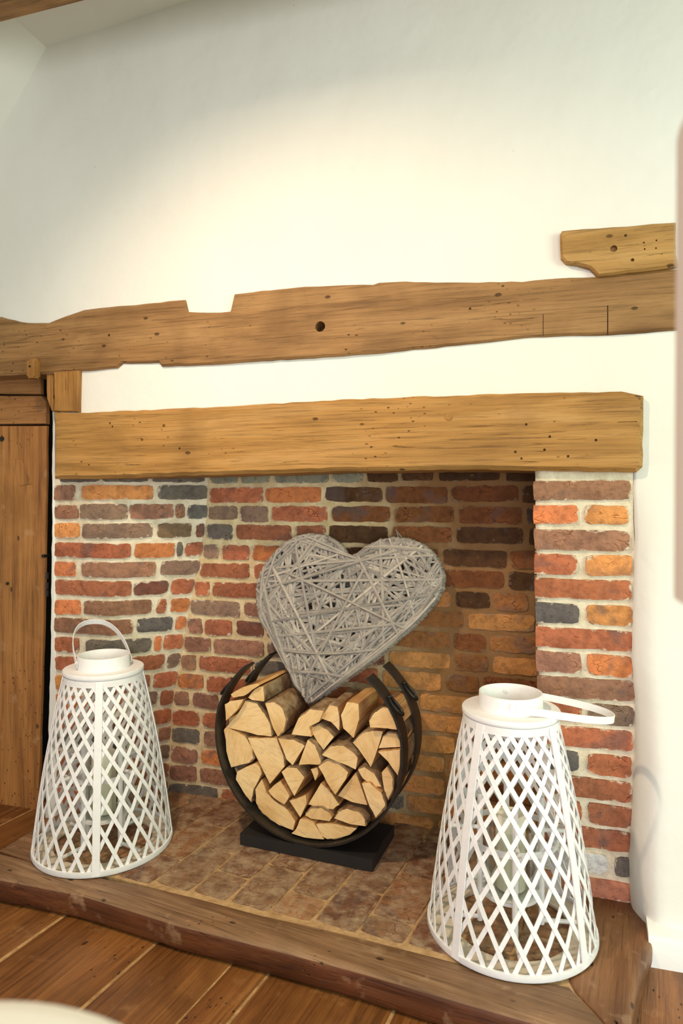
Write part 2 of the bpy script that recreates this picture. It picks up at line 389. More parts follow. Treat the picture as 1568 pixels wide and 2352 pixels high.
# ceiling and the sloping soffit at the upper left
cz = lambda x: 2.752+(x+1.743)*.064
nv, nf = [], []
for i in range(24):
    x = -1.743+3.5*i/23
    for j in range(24): y = .06-3.2*j/23; nv.append((x, y, cz(x)+.006*nz((x, y, 0), 2, 4)))
for i in range(23):
    for j in range(23): a = i*24+j; nf.append((a, a+1, a+25, a+24))
tag(mesh_obj('ceiling', nv, nf, M['plaster'], smooth=True), 'cream plastered ceiling above the fireplace wall', kind='structure')
P0, P1 = Vector((-1.743, .05, 2.752)), Vector((-2.7, .05, 1.475))
nv, nf = [], []
for i in range(12):
    for j in range(16):
        p = P0.lerp(P1, i/11); nv.append((p.x+.006*nz(p, 3, j), p.y-2.4*j/15, p.z))
for i in range(11):
    for j in range(15): a = i*16+j; nf.append((a, a+16, a+17, a+1))
tag(mesh_obj('ceiling_slope', nv, nf, M['plaster'], smooth=True), 'pale sloping plaster soffit at the upper left corner', kind='structure')

# ---------------------------------------------------------------- timbers in the wall
BY = -.014
wall_beam = slab_xz('wall_beam', pxpoly([(-260,742),(-120,732),(0,727),(30,735),(60,741),(110,741),(150,725),(190,711),(250,704),(330,697),(422,687),(429,716),(480,717),(527,715),(536,675),(600,667),(700,657),(760,655),(855,652),(870,647),(930,645),(1000,647),(1100,647),(1200,645),(1280,638),(1370,635),(1568,616),(1780,600),(1780,740),(1568,757),(1400,768),(1250,772),(1200,776),(1000,797),(850,812),(700,822),(600,828),(480,837),(370,841),(363,832),(280,834),(267,845),(180,852),(110,857),(0,862),(-260,876)], BY), BY, .10, M['beam'], bev=.007, seed=1)
tag(wall_beam, 'long weathered oak beam with a notch and a peg hole set across the plaster wall', 'beam')
def bore(o, holes=(), grooves=()):
    """cut peg holes (px, py, face, radius, depth) and saw cuts (px, py0, py1, face, width, depth)"""
    bm = bmesh.new()
    for px_, py_, Y, r, d in holes:
        p = onY(px_, py_, Y); bmesh.ops.create_cone(bm, cap_ends=True, segments=14, radius1=r, radius2=r*.9, depth=2*d, matrix=Matrix.Translation(p) @ Matrix.Rotation(math.pi/2, 4, 'X'))
    for px_, a, b2, Y, w_, d in grooves:
        p, q = onY(px_, a, Y), onY(px_, b2, Y); bmesh.ops.create_cube(bm, size=1, matrix=Matrix.Translation((p+q)/2) @ Matrix.Diagonal((w_, 2*d, abs(p.z-q.z), 1)))
    cme = bpy.data.meshes.new('cut'); bm.to_mesh(cme); bm.free(); cut = bpy.data.objects.new('cut', cme); C.objects.link(cut)
    bo = o.modifiers.new('hole', 'BOOLEAN'); bo.operation = 'DIFFERENCE'; bo.object = cut; bo.solver = 'EXACT'
    bpy.context.view_layer.update()
    nm = bpy.data.meshes.new_from_object(o.evaluated_get(bpy.context.evaluated_depsgraph_get())); o.modifiers.clear(); o.data = nm
    bpy.data.objects.remove(cut, do_unlink=True)
bore(wall_beam, [(735, 750, BY, .0175, .07), (1079, 709, BY, .004, .01), (250, 770, BY, .005, .01)], [(1395, 702, 775, BY, .003, .009), (1247, 722, 778, BY, .002, .006)])
stub = tag(slab_xz('beam_stub', pxpoly([(1285,538),(1292,528),(1340,525),(1440,518),(1553,509),(1553,585),(1560,611),(1500,618),(1440,626),(1372,634),(1355,616),(1325,607),(1300,604),(1287,590)], -.026), -.026, .10, M['stub'], bev=.006, seed=2),
    'short pale oak beam end with knots, on top of the long beam at the right', 'beam')
bore(stub, [(1409, 571, -.026, .010, .018), (1452, 597, -.026, .005, .014), (1436, 541, -.026, .004, .01), (1478, 557, -.026, .0025, .01), (1507, 552, -.026, .0025, .01), (1480, 572, -.026, .0025, .01), (1506, 570, -.026, .0025, .01)])
lintel = slab_xz('lintel_beam', pxpoly([(122,946),(180,948),(250,944),(400,938),(600,928),(760,918),(900,912),(1050,907),(1200,902),(1430,898),(1478,907),(1477,1072),(1462,1084),(1225,1080),(1060,1078),(800,1082),(480,1091),(255,1098),(122,1100)], -.03), -.03, .17, M['lintel'], bev=.012, seed=3, jit=.0016)
bore(lintel, [(1208, 975, -.03, .004, .012), (1262, 1003, -.03, .004, .012), (1250, 1033, -.03, .004, .012), (1183, 1038, -.03, .004, .012), (1304, 1048, -.03, .004, .012), (1197, 1053, -.03, .0035, .012), (1368, 1011, -.03, .004, .012), (252, 972, -.03, .004, .01), (376, 978, -.03, .006, .008), (326, 1010, -.03, .005, .008), (412, 1030, -.03, .004, .01), (258, 980, -.03, .004, .01)], [(1440, 968, 970, -.03, .05, .006)])
pk = onY(1030, 957, -.03); b = MB(); b.tube([pk+Vector((0, -.0025, 0)), pk+Vector((0, .02, 0))], [.011, .0115], 14); b.build('peg', M['post'], lintel, 40)
tag(lintel, 'golden oak lintel beam across the top of the brick fireplace opening', 'beam')
tag(slab_xz('timber_post', pxpoly([(123,853),(179,851),(178,947),(123,944)], -.02), -.02, .10, M['post'], bev=.004, seed=4), 'short upright oak post between the lintel and the long beam', 'post')
tag(slab_xz('door_frame_strip', pxpoly([(106,857),(121,856),(121,944),(118,944),(107,915)], .0), .0, .09, M['post'], bev=.003, seed=5), 'narrow splintered oak strip beside the short upright post', 'door frame')
cb = MB(); cb.box((-2.6, -.66, 2.55), (1.6, -.378, 2.9)); o = cb.build('ceiling_beam', M['beam'])
bm = bmesh.new(); bm.from_mesh(o.data); bmesh.ops.bevel(bm, geom=list(bm.edges), offset=.012, segments=2); bm.to_mesh(o.data); bm.free()
tag(o, 'dark oak ceiling beam crossing the upper left corner', 'beam')
pg = onY(76, 846, -.03)
b = MB(); b.box((-.017, -.012, -.037), (.017, .016, .033), Matrix.Translation(pg)); o = b.build('door_turn_button', M['post'])
bm = bmesh.new(); bm.from_mesh(o.data); bmesh.ops.bevel(bm, geom=list(bm.edges), offset=.007, segments=3); bm.to_mesh(o.data); bm.free()
b = MB(); b.tube([pg+Vector((-.003, -.016, .005)), pg+Vector((-.003, -.006, .005))], .0035, 8); b.build('nail', M['iron'], o)
tag(o, 'small rounded wooden turn button nailed to the long beam above the door', 'latch')

# ---------------------------------------------------------------- bricks
COL = {'red': (174,106,76), 'redb': (156,98,72), 'mauve': (150,110,90), 'brown': (148,108,86), 'orange': (212,146,88), 'deeporange': (204,126,82), 'orangeb': (198,126,78),
       'grey': (112,104,96), 'blue': (104,99,96), 'olive': (126,106,82), 'dkred': (126,82,68), 'greyb': (134,110,94), 'stone': (150,150,130), 'white': (200,200,198), 'pink': (186,124,98), 'soot_shade': (84,58,38), 'soot_shade_red': (118,74,44), 'soot_shade_br': (144,98,58), 'tan': (186,132,78)}
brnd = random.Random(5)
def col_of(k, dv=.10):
    r, g, b, a = srgb(*COL[k]); q = 1+brnd.uniform(-dv, dv); return (r*q, g*q*(1+brnd.uniform(-.04, .04)), b*q, .12 if k.startswith('soot_shade') else .45 if k == 'tan' else 1)
bseed = [0.0]
def make_brick(parent, surf, s0, s1, z0, z1, corners, color, mat, proud=.007, rough=.0034, depth=.02, name='brick'):
    bseed[0] += 3.17; sd = bseed[0]
    n = max(3, int((s1-s0)/.019)); S = [s0+(s1-s0)*i/n for i in range(n+1)]
    for c in corners:
        if s0+.012 < c < s1-.012: S = sorted([q for q in S if abs(q-c) > .007]+[c])
    m = 4; Z = [z0+(z1-z0)*j/m for j in range(m+1)]; n = len(S)-1
    V = []; F = []; tl = brnd.uniform(-.002, .002)
    def pt(s, z, off): p, nn = surf(s, z); return p+nn*off
    id = {}
    for i in range(n+1):
        for j in range(m+1):
            s, z = S[i], Z[j]; edge = i in (0, n) or j in (0, m); P = (s, 0, z)
            ds = rough*(.7*nz(P, 30, sd)+.8*nz(P, 85, sd)); dz = rough*(.7*nz(P, 30, sd+50)+.8*nz(P, 85, sd+50))+tl*(i/n-.5)*2
            if i in (0, n) and j in (0, m): ds += .004*(1 if i == 0 else -1); dz += .004*(1 if j == 0 else -1)
            off = proud+.0022*nz(P, 30, sd+90)+.0012*nz(P, 90, sd) if not edge else proud*.72+.002*nz(P, 60, sd+20)
            if any(abs(s-c) < 1e-6 for c in corners): ds = 0
            id[i, j] = len(V); V.append(pt(s+ds, z+dz, off))
    ring = [(i, 0) for i in range(n)]+[(n, j) for j in range(m)]+[(i, m) for i in range(n, 0, -1)]+[(0, j) for j in range(m, 0, -1)]
    for i in range(n):
        for j in range(m): F.append((id[i, j], id[i+1, j], id[i+1, j+1], id[i, j+1]))
    k0 = len(V); rimset = {id[q] for q in ring}
    for (i, j) in ring:
        e = .001; s = S[i]-(e if i == 0 else -e if i == n else 0); z = Z[j]-(e if j == 0 else -e if j == m else 0); V.append(pt(s, z, -depth))
    R = len(ring)
    for k in range(R):
        a, b2 = ring[k], ring[(k+1) % R]; F.append((id[b2], id[a], k0+k, k0+(k+1) % R))
    o = mesh_obj(name, V, F, mat, parent); o.color = color; auto_smooth(o, 38)
    at = o.data.attributes.new('rim', 'FLOAT', 'POINT'); at.data.foreach_set('value', [1.0 if (k >= k0 or k in rimset) else 0.0 for k in range(len(V))]); return o
def mortar_wall(name, surf, ss, z0, z1, mat, label, amp=.0022, dz=.02):
    V, F = [], []; nzr = int((z1-z0)/dz)
    for j in range(nzr+1):
        z = z0+(z1-z0)*j/nzr
        for s in ss: p, n = surf(s, z); V.append(p+n*(amp*nz((s, 0, z), 30, 7)+amp*nz((s, 0, z), 9, 2)-.001))
    L = len(ss)
    for j in range(nzr):
        for i in range(L-1): a = j*L+i; F.append((a, a+1, a+L+1, a+L))
    return tag(mesh_obj(name, V, F, mat, smooth=True), label, kind='structure')
def frange(a, b, d):
    n = max(1, round((b-a)/d)); return [a+(b-a)*i/n for i in range(n+1)]
PITCH = .0700
# right pier: s = 0 at the front left arris, negative round the jamb
def surf_r(s, z):
    x0 = -.036+.010*max(0, min(1, (1.17-z)/.6))+.004*nz((0, 0, z), 9, 1)
    if s > 1e-6: return Vector((x0+s, 0, z)), Vector((0,-1,0))
    if s < -1e-6: return Vector((x0, -s, z)), Vector((-1,0,0))
    return Vector((x0, 0, z)), Vector((-.8,-.8,0))
wr = mortar_wall('wall_pier_right', surf_r, frange(-.235, 0, .02)+frange(.02, .262, .02), -.06, 1.2, M['mortar'], 'brick pier at the right of the fireplace opening')
rows_r = [['brown','W'],['deeporange','orange'],['mauve','W'],['red','orange'],['red','W'],['blue','orange'],['red','W'],['mauve','orangeb'],['mauve','W'],['red','greyb'],['red','W'],['blue','red'],['redb','W'],['red','redb'],['redb','W'],['white','grey'],['pink','W']]
for k, row in enumerate(rows_r):
    zt = 1.157-k*PITCH; zb = zt-.0555+brnd.uniform(-.003, .003)
    if row[1] == 'W': make_brick(wr, surf_r, -.105, .253+brnd.uniform(-.006, .003), zb, zt, [0], col_of(row[0]), M['brick']); make_brick(wr, surf_r, -.225, -.118, zb, zt, [0], col_of('soot_shade'), M['brick'])
    else:
        j = .115 if k != 15 else .185
        make_brick(wr, surf_r, -.225, j+brnd.uniform(-.004, .006), zb, zt, [0], col_of(row[0]), M['brick'])
        make_brick(wr, surf_r, j+.02, .252+brnd.uniform(-.004, .004), zb, zt, [0], col_of(row[1]), M['brick'])
# left pier and its splayed cheek: s = .25 at the arris
XB = [(-.1, -1.385), (-.009, -1.381), (.324, -1.363), (.458, -1.335), (.657, -1.298), (.773, -1.27), (.872, -1.239), (1.019, -1.216), (1.181, -1.207), (1.3, -1.2)]
LX0, LX1, LY = -1.753, -1.503, .05
BACK = .23
def surf_l(s, z):
    A = Vector((LX1+.004*nz((0, 0, z), 8, 4), LY, z)); B = Vector((lerp_list(XB, z), BACK+.004, z)); d = (B-A).normalized(); nn = Vector((d.y, -d.x, 0))
    if s < .25-1e-6: return Vector((LX0+(A.x-LX0)*s/.25, LY, z)), Vector((0,-1,0))
    if s > .25+1e-6: return A.lerp(B, (s-.25)/.30), nn
    m = (nn+Vector((0,-1,0))).normalized(); return A, m
wl = mortar_wall('wall_pier_left', surf_l, frange(0, .25, .02)+frange(.27, .55, .02), -.06, 1.2, M['mortar'], 'brick pier and splayed cheek at the left of the fireplace opening')
rows_l = [
 (1172, [(305,435,'mauve'),(465,860,'orange'),(880,1165,'grey')]), (1172, [(315,450,'brown'),(455,720,'greyb'),(727,975,'mauve'),(980,1040,'brown'),(1050,1168,'blue')]),
 (1152, [(310,455,'orange'),(470,850,'greyb'),(875,1070,'olive'),(1090,1142,'dkred')]), (1150, [(310,740,'red'),(755,985,'orangeb'),(990,1028,'grey'),(1040,1142,'redb')]),
 (1125, [(305,435,'deeporange'),(468,875,'mauve'),(895,1118,'greyb')]), (1095, [(318,740,'redb'),(750,940,'dkred'),(955,1085,'red')]),
 (1080, [(310,465,'deeporange'),(478,855,'brown'),(880,935,'redb'),(960,1072,'orangeb')]), (1050, [(305,745,'brown'),(765,965,'blue'),(980,1042,'deeporange')]),
 (1042, [(310,455,'red'),(490,850,'grey'),(865,910,'deeporange'),(920,1034,'red')]), (1030, [(312,720,'red'),(740,930,'redb'),(945,1022,'greyb')]),
 (1020, [(310,450,'orange'),(470,850,'redb'),(870,1012,'red')]), (1010, [(312,730,'orangeb'),(750,900,'greyb'),(920,1002,'redb')]),
 (1000, [(310,455,'red'),(475,830,'mauve'),(850,992,'red')]), (1000, [(310,720,'grey'),(740,900,'red'),(915,992,'brown')]),
 (1000, [(310,455,'redb'),(475,830,'red'),(850,992,'greyb')]), (1000, [(310,720,'brown'),(740,992,'red')]), (1000, [(310,455,'red'),(475,830,'greyb'),(850,992,'redb')])]
for k, (pc, row) in enumerate(rows_l):
    zt = 1.157-k*PITCH
    for a, b2, cn in row:
        f = lambda p: (p-305)/325*.25 if p <= 630 else .25+(p-630)/(pc-630)*.30
        zb = zt-.054+brnd.uniform(-.003, .003); make_brick(wl, surf_l, f(a)+.003, f(b2), zb, zt+brnd.uniform(-.003, .002), [.25], col_of(cn), M['brick'])
for a, b2 in ((.03, .2), (.215, .36), (.37, .535)): make_brick(wl, surf_l, a, b2, 1.168, 1.2, [.25], col_of('grey'), M['brick'], proud=.003)
# back wall
def surf_b(s, z): return Vector((s, BACK+.006*nz((s, 0, z), 3, 6), z)), Vector((0,-1,0))
wb = mortar_wall('wall_back', surf_b, frange(-1.42, .14, .025), -.06, 1.46, M['mortar_back'], 'sooty brick back wall of the fireplace recess, shade painted into its colours')
pal_l = ['mauve','redb','brown','red','greyb','mauve','redb','dkred','grey','red','orangeb']; pal_r = ['soot_shade_red','soot_shade','soot_shade_br','soot_shade_red','soot_shade','soot_shade']; pal_low = ['tan','soot_shade_br','soot_shade_red','tan','soot_shade_br','tan']
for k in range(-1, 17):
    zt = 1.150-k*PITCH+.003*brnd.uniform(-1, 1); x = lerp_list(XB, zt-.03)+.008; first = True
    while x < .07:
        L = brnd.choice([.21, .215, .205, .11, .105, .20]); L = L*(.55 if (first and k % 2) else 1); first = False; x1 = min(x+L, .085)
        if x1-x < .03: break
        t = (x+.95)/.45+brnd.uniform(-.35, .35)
        if k == -1: cn = 'stone' if x < -.62 else 'soot_shade'
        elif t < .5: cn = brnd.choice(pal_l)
        else: cn = brnd.choice(pal_r if zt > .78+brnd.uniform(-.1, .1) else pal_low)  # smoke-dark above, tan below: lintel and pier shade put into brick colours
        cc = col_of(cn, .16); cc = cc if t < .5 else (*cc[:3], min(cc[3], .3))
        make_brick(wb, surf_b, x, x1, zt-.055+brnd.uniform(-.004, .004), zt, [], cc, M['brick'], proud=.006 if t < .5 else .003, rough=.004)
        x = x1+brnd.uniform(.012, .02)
# added block over the recess, keeps ambient light from leaking down the chimney
b = MB(); b.box((-1.6, .10, 1.40), (.3, .30, 1.46)); tag(b.build('ceiling_light_block', M['dark']), 'added dark block behind the lintel, shuts stray light out of the recess', kind='structure')
# narrow plastered return between door and left pier
sp = [(119,945),(124,946),(124,1100),(126,1300),(126,1480),(129,1600),(131,1700),(131,1880),(99,1905),(104,1850),(108,1750),(112,1600),(115,1480),(117,1300),(118,1200)]
o = slab_xz('trim_1', pxpoly(sp, .043), .043, .16, M['plaster'], bev=.004, step=.03, jit=.0018, seed=9); tag(o, 'narrow strip of white plaster between the door and the brick pier', kind='structure')

# ---------------------------------------------------------------- old plank door at the left, in a dark cupboard opening
DY = .085
door = empty('door_1', (-1.95, DY, -.07)); tag(door, 'old brown plank door with pegs and a patched board at the left edge', kind='structure')
def dpart(name, pts, mat, y0=DY, y1=DY+.014, bev=.003, parent=door, seed=1):
    o = slab_xz(name, pxpoly(pts, y0), y0, y1, mat, parent, bev=bev, step=.05, jit=.001, seed=seed); o.matrix_parent_inverse = Matrix.Translation(-Vector(door.location)); return o
dpart('door_plank', [(-6,978),(106,978),(105,1100),(102,1300),(97,1500),(92,1650),(90,1750),(85,1894),(-6,1871)], M['door'], seed=11)
dpart('door_plank', [(-170,978),(-8,978),(-8,1870),(-170,1840)], M['door'], seed=12)
dpart('door_rail', [(-170,908),(94,909),(104,920),(105,974),(-170,973)], M['doorh'], y0=DY-.008, seed=13)
dpart('door_rail', [(-170,866),(93,866),(93,905),(-170,904)], M['doorh'], y0=DY-.004, seed=14)
dpart('patch', [(26,1055),(48,1054),(71,1112),(44,1117)], M['door'], y0=DY-.003, y1=DY+.02, bev=.002, seed=15)
for q in ((5, 1008, .012), (100, 1277, .008), (18, 1340, .007)):
    p = onY(q[0], q[1], DY); b = MB(); b.tube([p+Vector((0,-.005,0)), p+Vector((0,.02,0))], [q[2]*.8, q[2]], 10); o = b.build('nail_head', M['iron'], door); o.matrix_parent_inverse = Matrix.Translation(-Vector(door.location))
b = MB()
for y0 in (1322, 1345, 1362): 
    p = onY(109, y0, DY); b.tube([p+Vector((0,0,.012)), p-Vector((0,0,.012))], .006, 8)
o = b.build('hinge', M['iron'], door); o.matrix_parent_inverse = Matrix.Translation(-Vector(door.location))
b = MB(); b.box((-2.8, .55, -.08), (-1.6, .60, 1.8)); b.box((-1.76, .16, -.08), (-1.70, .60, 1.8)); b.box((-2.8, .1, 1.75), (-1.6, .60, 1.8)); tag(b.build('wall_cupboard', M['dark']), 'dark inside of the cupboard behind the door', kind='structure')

# ---------------------------------------------------------------- floor of wide boards
FZ = -.075
V = [H2W(-2.9, -2.6, FZ-.0025), H2W(1.7, -2.6, FZ-.0025), H2W(1.7, .8, FZ-.0025), H2W(-2.9, .8, FZ-.0025)]
floor = tag(mesh_obj('floor', V, [(0,1,2,3)], M['filler']), 'old floor of wide waxed brown boards in front of the hearth', kind='structure')
bx = [-2.55, -2.2, -1.87, -1.55, -1.234, -.918, -.69, -.586, -.262, .06, .385, .70, 1.02, 1.35]
for i in range(len(bx)-1):
    g = .0075 if i not in (3, 4) else .010; x0, x1 = bx[i]+g/2, bx[i+1]-g/2
    if bx[i] == -.69: x0 = bx[i]+.0015
    if bx[i+1] == -.69: x1 = bx[i+1]-.0015
    rr = random.Random(i); V, F = [], []; ny = 28
    prof = [(x0, FZ-.02), (x0, FZ-.003), (x0+.004, FZ), (.5*(x0+x1), FZ-.001), (x1-.004, FZ), (x1, FZ-.003), (x1, FZ-.02)]
    yb = -.52 if bx[i] > -1.5 and bx[i+1] < .3 else .75
    for j in range(ny+1):
        y = -2.5+(yb+2.5)*j/ny
        for k, (px_, pz) in enumerate(prof): e = .0015*nz((px_, y, 0), 14, i) if k in (0,1,2,4,5,6) else 0; V.append(H2W(px_+e, y, pz+.0012*nz((px_, y, 0), 3, i*2)))
    L = len(prof)
    for j in range(ny):
        for k in range(L-1): a = j*L+k; F.append((a, a+1, a+L+1, a+L))
    o = fix_normals(mesh_obj('floorboard', V, F, M['floor'], floor)); auto_smooth(o, 40)

# ---------------------------------------------------------------- raised hearth: brick paving framed in dark oak
FRONT = [(-1.58, -.69), (-1.50, -.672), (-1.442, -.662), (-1.164, -.618), (-.838, -.609), (-.553, -.583), (-.337, -.566), (-.159, -.56), (.0, -.552), (.12, -.545), (.24, -.54)]
BACKL = [(-1.60, -.56), (-1.143, -.52), (-1.024, -.502), (-.897, -.487), (-.66, -.474), (-.52, -.458), (-.39, -.447), (-.198, -.435), (.0, -.42), (.107, -.40), (.24, -.39)]
V = [H2W(-1.45, -.53, -.001), H2W(.06, -.44, -.001), H2W(.03, .40, -.004), H2W(-1.45, .42, -.001)]; V += [p+Vector((0,0,-.055)) for p in V]; V += [H2W(.04, -.47, -.006), H2W(.18, -.47, -.006), H2W(.18, -.36, -.006), H2W(.04, -.36, -.006)]
hearth = tag(mesh_obj('hearth', V, [(0,1,2,3),(0,4,5,1),(1,5,6,2),(2,6,7,3),(3,7,4,0),(8,9,10,11)], M['mortar_h']), 'raised brick hearth framed with worn dark oak kerb timbers', kind='structure')
def kerb(name, stations, mat):
    """stations: list of (front point, back point, lift) in hearth plan; worn rounded front arris"""
    V, F = [], []
    for (fx, fy), (kx, ky), lift in stations:
        f = Vector((fx, fy)); k = Vector((kx, ky)); d = (k-f).normalized(); Lw = (k-f).length
        prof = [(.008, -.070), (.001, -.060), (0, -.04), (.0005, -.016), (.003, -.006), (.010, -.0012), (.026, .0005), (Lw*.55, .001), (Lw-.006, .0), (Lw, -.004), (Lw, -.07)]
        for q, (a, z) in enumerate(prof):
            p = f+d*a; n1 = .0035*nz((p.x, p.y, z*3), 5, 1)+.0008*nz((p.x, p.y, z*6), 30, 4); w = H2W(p.x, p.y-n1*(q < 6), z+(n1*.7 if 2 < q < 8 else 0)+lift*(z > -.03)); V.append(w)
    L = 11
    for i in range(len(stations)-1):
        for k in range(L): a = i*L+k; b2 = i*L+(k+1) % L; F.append((a, b2, b2+L, a+L))
    F += [tuple(range(L)), tuple((len(stations)-1)*L+k for k in range(L))]
    o = fix_normals(mesh_obj(name, V, F, mat, hearth)); o.data.materials.append(M['worn'])
    for p in o.data.polygons: p.material_index = 1 if p.normal.z > .5 else 0
    auto_smooth(o, 50); return o
st = []
for i in range(47):
    x = -1.575+(1.575+.105)*i/46; st.append(((x, lerp_list(FRONT, x)), (x+.0, lerp_list(BACKL, x)-.004), 0))
# mitre the right end
for k in range(8):
    t = (k+1)/8; x = .105+.13*t; st.append(((x, lerp_list(FRONT, x)), (x if t < .02 else .105+.13*t, lerp_list(BACKL, .105)-.004-(lerp_list(BACKL, .105)+.535)*t*.96), 0))
o = kerb('kerb_timber', st, M['timber']); o['label'] = 'long dark oak kerb along the hearth front'
RE = [(-.54, .236), (-.467, .238), (-.314, .251), (-.132, .276), (.05, .285)]
st = []
for i in range(20):
    y = -.532+(.03+.532)*i/19; st.append(((lerp_list(RE, y), y), (max(.02, .107-(y+.395)*.2) if y > -.40 else .107+(-.40-y)/.132*.127, y), -.018*max(0, (y+.35)/.4)))
o = kerb('kerb_timber', st, M['timber2']); o['label'] = 'oak return timber at the right end of the hearth'
st = []
LE = [(-.69, -1.585), (-.572, -1.59), (-.383, -1.616), (-.1, -1.65), (.1, -1.66)]
for i in range(18):
    y = -.556+(.06+.556)*i/17; st.append(((lerp_list(LE, y), y), (-1.40, y), 0))
o = kerb('kerb_timber', st, M['timber2']); o['label'] = 'oak return timber at the left end of the hearth'
# paving bricks
def surf_h(s, y): return H2W(s, y, .0015*nz((s, y, 0), 4, 2)), Vector((0,0,1))
hpal = [(142,100,70),(124,86,62),(154,110,76),(132,100,76),(158,116,82),(120,84,64),(146,114,88)]
colx = [-1.395, -1.275, -1.152, -1.028, -.903, -.782, -.653, -.530, -.405, -.28, -.155, -.03, .09]
for i in range(len(colx)-1):
    x0, x1 = colx[i]+.0035, colx[i+1]-.0035; yy = (-.257 if i % 2 == 1 else -.352)-.0
    cuts = [yy-.225*2, yy-.225, yy, yy+.225, yy+.45, yy+.675, yy+.9]; y_lo = lerp_list(BACKL, .5*(x0+x1))+.014
    for a, b2 in zip(cuts, cuts[1:]):
        a, b2 = a+.0035, b2-.0035; a = max(a, y_lo)
        hi = .30+math.tan(HA)*.5*(x0+x1)*1.0; b2 = min(b2, (BACK-.004+math.sin(HA)*.5*(x0+x1))/math.cos(HA))
        if b2-a < .035: continue
        r, g, bb, _ = srgb(*brnd.choice(hpal)); make_brick(hearth, surf_h, x0+brnd.uniform(-.002,.002), x1+brnd.uniform(-.002,.002), a, b2, [], (r, g, bb, 1), M['hbrick'], proud=.0022, rough=.003, depth=.03)

# skirting at the right
sk = [(-.176, -.078), (-.178, -.01), (-.172, .002), (-.155, .006), (-.09, .010), (-.09, -.078)]
V, F = [], []
for i in range(16):
    x = .243+1.3*i/15
    for (y, z) in sk: V.append((x+(.004*(y+.17)/.08 if i == 0 else 0), y+.003*nz((x, z, 0), 4, 5)-.004*i/15, z+.002*nz((x, y, 0), 5, 8)))
for i in range(15):
    for k in range(6): a = i*6+k; b2 = i*6+(k+1) % 6; F.append((a, b2, b2+6, a+6))
F += [tuple(range(6)), tuple(15*6+k for k in range(6))]
o = fix_normals(mesh_obj('baseboard_right', V, F, M['skirt'])); auto_smooth(o, 40); tag(o, 'low white painted skirting beside the right end of the hearth', kind='structure')

